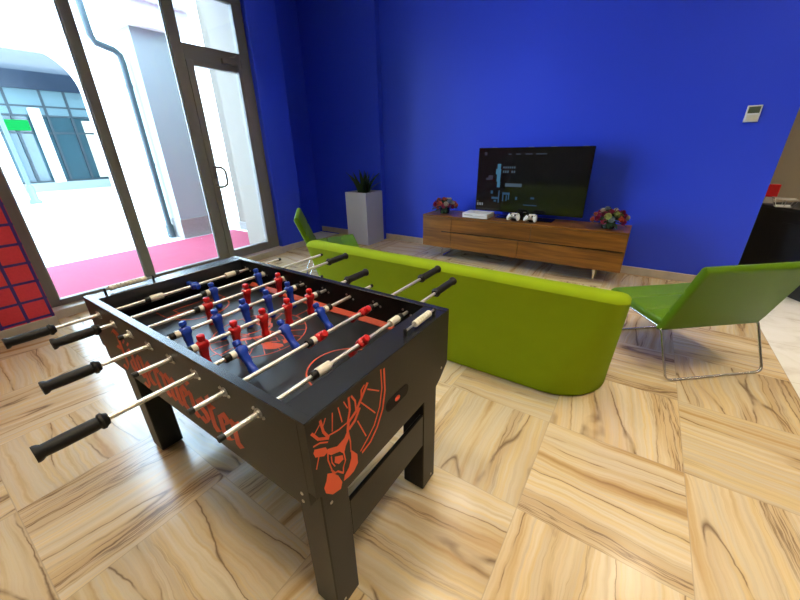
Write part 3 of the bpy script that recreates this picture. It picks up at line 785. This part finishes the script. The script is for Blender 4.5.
# television
tv = thing('television', 'large flat black television standing on the walnut console', 'television', (-1.222, 4.70, CZ1))
MB().box(-.68, -.022, .072, .68, .022, .862, .006).build('bezel', TVB, tv)
sc = MB().box(-.662, -.0235, .105, .662, -.021, .842).build('screen', SCREEN, tv, label='dark screen showing a game menu')
b = MB(); b.box(-.09, -.02, .012, .09, .03, .12, .006); b.box(-.36, -.12, 0, .36, .10, .012, .005)
b.build('stand', TVB, tv)
def sp(cx_, cz_): return ((cx_-110+(cz_-45)*.04)/655*1.37-.685, .862-(cz_-45)/358*.79)   # measured on the screen -> metres
def rc(x0, z0, x1, z1):
    a = sp(x0, z1); c = sp(x1, z0); return (a[0], a[1], c[0], c[1])
UI = [((.25, .38, .50), .22, [rc(272+i*13, 146, 272+i*13+9, 156) for i in range(6)]+[rc(272+i*13, 168, 272+i*13+9, 180) for i in range(6) if i != 3]+[rc(290, 238, 392, 256), rc(300, 78, 318, 82), rc(345, 78, 372, 82), rc(400, 78, 440, 82), rc(460, 78, 520, 82)]),
 ((.55, .6, .65), .35, [rc(110+i*11, 356, 110+i*11+7, 372) for i in range(4)]+[rc(112, 346, 118, 350)]),
 ((.16, .14, .22), .22, [rc(150, 68, 166, 86), rc(180, 196, 210, 220), rc(165, 210, 190, 222)]),
 ((.10, .28, .46), .50, [rc(236, 132, 258, 160), rc(228, 160, 260, 190), rc(234, 190, 258, 230), rc(238, 230, 258, 262)]),
 ((.08, .20, .36), .32, [rc(200, 282, 214, 300), rc(206, 318, 250, 330), rc(248, 280, 258, 350), rc(222, 335, 238, 346), rc(276, 290, 322, 302), rc(276, 302, 284, 340), rc(298, 306, 306, 338), rc(312, 302, 320, 330), rc(358, 312, 370, 328), rc(410, 352, 490, 357), rc(450, 310, 472, 320)])]
def menu_screen():
    m = bpy.data.meshes.new('menu_display')
    al = [r for _, _, L in UI for r in L]
    xs = sorted({round(v, 5) for r in al for v in (r[0], r[2])} | {-.66, .66}); zs = sorted({round(v, 5) for r in al for v in (r[1], r[3])} | {.110, .837})
    V = [(x, -.0240, z) for z in zs for x in xs]; F = []; I = []
    for j in range(len(zs)-1):
        for i in range(len(xs)-1):
            n = len(xs); F.append((j*n+i, j*n+i+1, (j+1)*n+i+1, (j+1)*n+i))
            cx_, cz_ = (xs[i]+xs[i+1])/2, (zs[j]+zs[j+1])/2; k = 0
            for q, (_, _, L) in enumerate(UI):
                if any(r[0] < cx_ < r[2] and r[1] < cz_ < r[3] for r in L): k = q+1
            I.append(k)
    m.from_pydata(V, [], F); m.materials.append(SCREEN)
    for q, (c_, e_, _) in enumerate(UI): m.materials.append(emit('menu_light', c_, e_))
    for p, k in zip(m.polygons, I): p.material_index = k
    o = bpy.data.objects.new('menu_display', m); C.objects.link(o); o.parent = sc
    o['label'] = 'dim blue menu shown on the dark screen'
menu_screen()
MB().box(-.02, -.0232, .083, .02, -.0222, .090).build('badge', STEEL, tv, label='small silver badge under the screen')
for x in (-.48, -.02, .24, .58): MB().box(x-.03, -.010, .8615, x+.03, .010, .864).build('top_clip', STEEL, tv, label='small bright clip on the top edge')

# console and gamepads
gc = thing('game_console', 'white game console box at the front edge of the walnut console', 'game console', (-1.80, 4.545, CZ1))
MB().box(-.175, -.13, .004, .175, .13, .030, .004).build('lower_case', WHITE, gc)
MB().box(-.175, -.13, .033, .175, .13, .066, .004).build('upper_case', WHITE, gc)
MB().box(-.172, -.126, .028, .172, .126, .035).build('seam', GREYP, gc, label='grey seam')
MB().box(-.15, -.1312, .040, -.03, -.1295, .044).build('disc_slot', RUBBER, gc, label='dark disc slot')
MB().box(-.15, -.1, 0, .15, .1, .005).build('foot', RUBBER, gc)
def gamepad(label, loc, rz):
    t = thing('game_controller', label, 'controller', loc, rz, 'white game controllers')
    out = []
    pr = [(-.078, -.052), (-.062, -.058), (-.046, -.040), (-.036, -.018), (-.018, -.012), (.018, -.012), (.036, -.018), (.046, -.040), (.062, -.058), (.078, -.052), (.083, -.030), (.075, .015), (.062, .040), (.040, .050), (-.040, .050), (-.062, .040), (-.075, .015), (-.083, -.030)]
    rings = []
    for s_, z in ((.86, .004), (.97, .012), (1, .024), (.97, .036), (.88, .043), (.7, .046)):
        rings.append([Vector((x*s_, y*s_+(1-s_)*.004, z)) for x, y in pr])
    MB().ring_mesh(rings).build('body', WHITE, t, smooth=True)
    MB().box(-.062, .030, .014, .062, .0525, .034, .005).build('bumper_bar', RUBBER, t, label='black bumper bar')
    for x, y in ((-.040, .018), (.020, -.004)):
        MB().lathe([(.010, .042), (.008, .050), (.012, .054), (.012, .058), (.0, .057)], 14, Matrix.Translation((x, y, 0))).build('thumbstick', RUBBER, t, smooth=True)
    for dx, dy in ((-.010, 0), (.010, 0), (0, .010), (0, -.010)):
        MB().lathe([(.0045, .042), (.0045, .048), (.0, .0485)], 10, Matrix.Translation((.043+dx, .018+dy, 0))).build('button', RUBBER, t)
    MB().box(-.030, -.010, .042, -.012, -.004, .048).box(-.024, -.016, .042, -.018, .002, .048).build('direction_pad', RUBBER, t)
    T_ = Matrix.Translation((0, 0, .040)) @ Matrix.Rotation(math.radians(34), 4, 'X')
    for o in t.children: o.matrix_local = T_
    MB().prism([(.012, 0), (.050, 0), (.050, .062), (.040, .062)], lambda y, z: Vector((-.03, y, z)), lambda y, z: Vector((.03, y, z))).build('cradle', RUBBER, t, label='black prop under the controller')
    return t
gamepad('white game controller propped up next to the white console box', (-1.30, 4.485, CZ1), math.radians(5))
gamepad('white game controller propped up farther from the white console box', (-1.085, 4.490, CZ1), math.radians(-4))

# flower arrangements
PINK = mat('pink_petal', (.50, .07, .15), .6); CORAL = mat('coral_petal', (.62, .13, .07), .6); MAG = mat('magenta_petal', (.30, .008, .07), .6)
IVORY = mat('ivory_petal', (.62, .55, .44), .6); BLU = mat('pale_blue_petal', (.25, .32, .45), .6); VASE = mat('dark_vase', (.02, .025, .02), .25)
YEL = mat('lime_petal', (.36, .40, .12), .6)
def bloom(M, r, m, par, rl, nm='bloom'):
    b = MB()
    for ring, (n, rr, z0, tilt) in enumerate(((5, .42, .40, 1.35), (7, .72, .28, 1.0), (9, 1.0, .10, .55))):
        for i in range(n):
            a = 2*PI*i/n+ring*.5+rl.uniform(-.1, .1); wd = .36*rr*r+.12*r
            d_ = Vector((math.cos(a), math.sin(a), 0)); s_ = Vector((-math.sin(a), math.cos(a), 0))
            q = []
            for k in range(4):
                u = k/3; ph = tilt*(.5+.5*u)
                p = d_*(rr*r*(.15+.85*u*math.cos(ph*.6)))+Vector((0, 0, r*(z0-.3+.75*u*math.sin(ph))))
                w_ = wd*(.45, .95, 1, .45)[k]
                q.append([p+s_*w_, p+d_*(-.04*r)+Vector((0, 0, -.05*r)), p-s_*w_, p+Vector((0, 0, .02*r))])
            b.ring_mesh([[M @ v for v in x] for x in q])
    b.sphere(M @ Vector((0, 0, .15*r)), r*.42, 1, 1, .9, 10, 7)
    return b.build(nm, m, par, smooth=True)
def bouquet(label, loc, w, h, cols, seed):
    t = thing('flower_arrangement', label, 'flowers', loc, 0, 'flower arrangements')
    MB().lathe([(.045, 0), (.062, .004), (.070, .05), (.066, .085), (.060, .085), (.058, .06), (.0, .06)], 20).build('vase', VASE, t, smooth=True)
    rl = random.Random(seed)
    pts = []
    n = 30
    for i in range(n):
        u = (i+.5)/n; ph = i*2.39996; el = math.asin(1-1.12*u)
        d_ = Vector((math.cos(ph)*math.cos(el), math.sin(ph)*math.cos(el), math.sin(el)))
        r = rl.uniform(.030, .042)
        c = Vector((d_.x*w*.38, d_.y*w*.28, .10+d_.z*h*.38))
        c += Vector([rl.uniform(-.015, .015) for _ in range(3)])
        c.z = max(.05, c.z)
        q = d_.to_track_quat('Z', 'Y').to_matrix().to_4x4()
        bloom(Matrix.Translation(c) @ q, r, cols[rl.randrange(len(cols))], t, rl)
    for i in range(56):
        ph = rl.uniform(0, 2*PI); el = rl.uniform(-.45, 1.35)
        d_ = Vector((math.cos(ph)*math.cos(el), math.sin(ph)*math.cos(el), math.sin(el)))
        c0 = Vector((d_.x*w*.15, d_.y*w*.13, .10+d_.z*h*.15)); c1 = Vector((d_.x*w*.50, d_.y*w*.40, max(.03, .10+d_.z*h*.56)))
        s_ = d_.cross(Vector((0, 0, 1))).normalized()
        rings = []
        for k in range(6):
            v = k/5; p = c0.lerp(c1, v)+Vector((0, 0, -.02*v*v)); w_ = .020*math.sin(PI*min(.98, .1+.9*v))+.002
            rings.append([p+s_*w_, p+Vector((0, 0, .004)), p-s_*w_, p-Vector((0, 0, .002))])
        MB().ring_mesh(rings).build('leaf', LEAF2, t, smooth=True)
    return t
bouquet('round bouquet of coral and pink blooms at the console end by the planter', (-2.335, 4.60, CZ1), .40, .25, [CORAL, PINK, MAG, CORAL, IVORY, BLU], 11)
bouquet('dark bouquet of magenta and ivory blooms at the console end away from the planter', (-.255, 4.575, CZ1), .40, .28, [MAG, MAG, PINK, MAG, IVORY, BLU, YEL, MAG, CORAL], 23)

# thermostat
th = thing('thermostat', 'small white wall thermostat with grey display on the blue wall', 'thermostat', (.705, 4.982, 1.725))
MB().box(-.053, -.024, -.072, .053, 0, .072, .005).build('case', WHITE, th)
MB().box(-.042, -.0255, .005, .042, -.023, .060, .001).build('display', LCD, th, label='grey-green display')
MB().box(-.040, -.0255, -.060, .040, -.023, -.008, .001).build('cover_flap', WHITEP, th)

# ------------------------------------------------------------------ corridor counter
ang = math.atan2(-.866, .5)
ct = thing('counter', 'black counter standing round the corner of the blue wall', 'counter', (1.28, 5.22, 0), ang)
# local +x runs along the visible edge, local +y away from the room
MB().box(-.40, .03, 0, .55, .46, .82, .004).build('body', BLKCAB, ct)
MB().box(-.42, 0, .82, .57, .48, .85, .004).build('worktop', BLKCAB, ct)
MB().box(-.05, .026, .30, .45, .034, .70, .002).build('door', BLKCAB, ct)
rb = thing('menu_stand', 'red box-shaped stand on the black counter', 'stand', (1.175, 5.60, .85))
MB().box(-.05, -.04, .07, .05, .04, .20, .006).build('panel', mat('red_acrylic', (.75, .012, .012), .3), rb)
MB().box(-.04, -.03, 0, .04, .03, .07, .004).build('foot', WHITEP, rb, label='pale foot')
dt = thing('wire_tray', 'small wire tray with a dark rim beside the red stand on the counter', 'tray', (1.235, 5.30, .85))
b = MB()
b.tube([(-.09, -.06, .09), (.09, -.06, .075), (.09, .06, .075), (-.09, .06, .09)], .006, 8, True)
b.tube([(-.06, -.04, .005), (.06, -.04, .005), (.06, .04, .005), (-.06, .04, .005)], .004, 8, True)
for x, y in ((-1, -1), (1, -1), (1, 1), (-1, 1), (0, -1), (0, 1)): b.tube([(x*.06, y*.04, .005), (x*.09, y*.06, .0825-.0075*x)], .003, 6)
b.build('wire_frame', STEEL, dt, smooth=True)
MB().box(-.055, -.036, .003, .055, .036, .02, .003).build('pad', WHITE, dt, label='white pad')

# ------------------------------------------------------------------ light
def area(name, loc, size, power, col, rot=(0, 0, 0), sy=None):
    l = bpy.data.lights.new(name, 'AREA'); l.energy = power; l.color = col; l.size = size
    if sy: l.shape = 'RECTANGLE'; l.size_y = sy
    o = bpy.data.objects.new(name, l); o.location = loc; o.rotation_euler = rot; C.objects.link(o); return o
WARM = (1.0, .84, .60)
for x, y, e in ((.5, .2, 55), (.9, 2.0, 45), (-1.2, .45, 40), (1.6, -1.6, 40), (-.9, 1.9, 30), (-1.4, 3.6, 22), (-3.5, 2.6, 30), (.9, 3.9, 22), (-2.9, -.4, 30), (1.9, 3.2, 55), (3.2, 4.8, 50), (2.6, 6.6, 25)):  # ceiling downlights; leftmost pair added as fill for blue corner and red wall
    l = area('ceiling_and_fill_lamp', (x, y, ZC-.02), .35, e*.335, WARM); l.data.spread = math.radians(100)
w = bpy.data.worlds.new('sky'); bpy.context.scene.world = w; w.use_nodes = True
bg = w.node_tree.nodes['Background']; bg.inputs[0].default_value = (.56, .79, 1.0, 1); bg.inputs[1].default_value = 15.0
sun = bpy.data.lights.new('sun', 'SUN'); sun.energy = 6; sun.angle = .01; sun.color = (1, .95, .86)
so_ = bpy.data.objects.new('sun', sun); so_.rotation_euler = Vector((-.60, -.30, -.75)).to_track_quat('-Z', 'Y').to_euler(); C.objects.link(so_)

v = bpy.context.scene.view_settings
v.view_transform = 'Standard'; v.look = 'None'; v.gamma = 1; v.use_curve_mapping = False; v.exposure = 0
bpy.context.scene.cycles.use_denoising = True
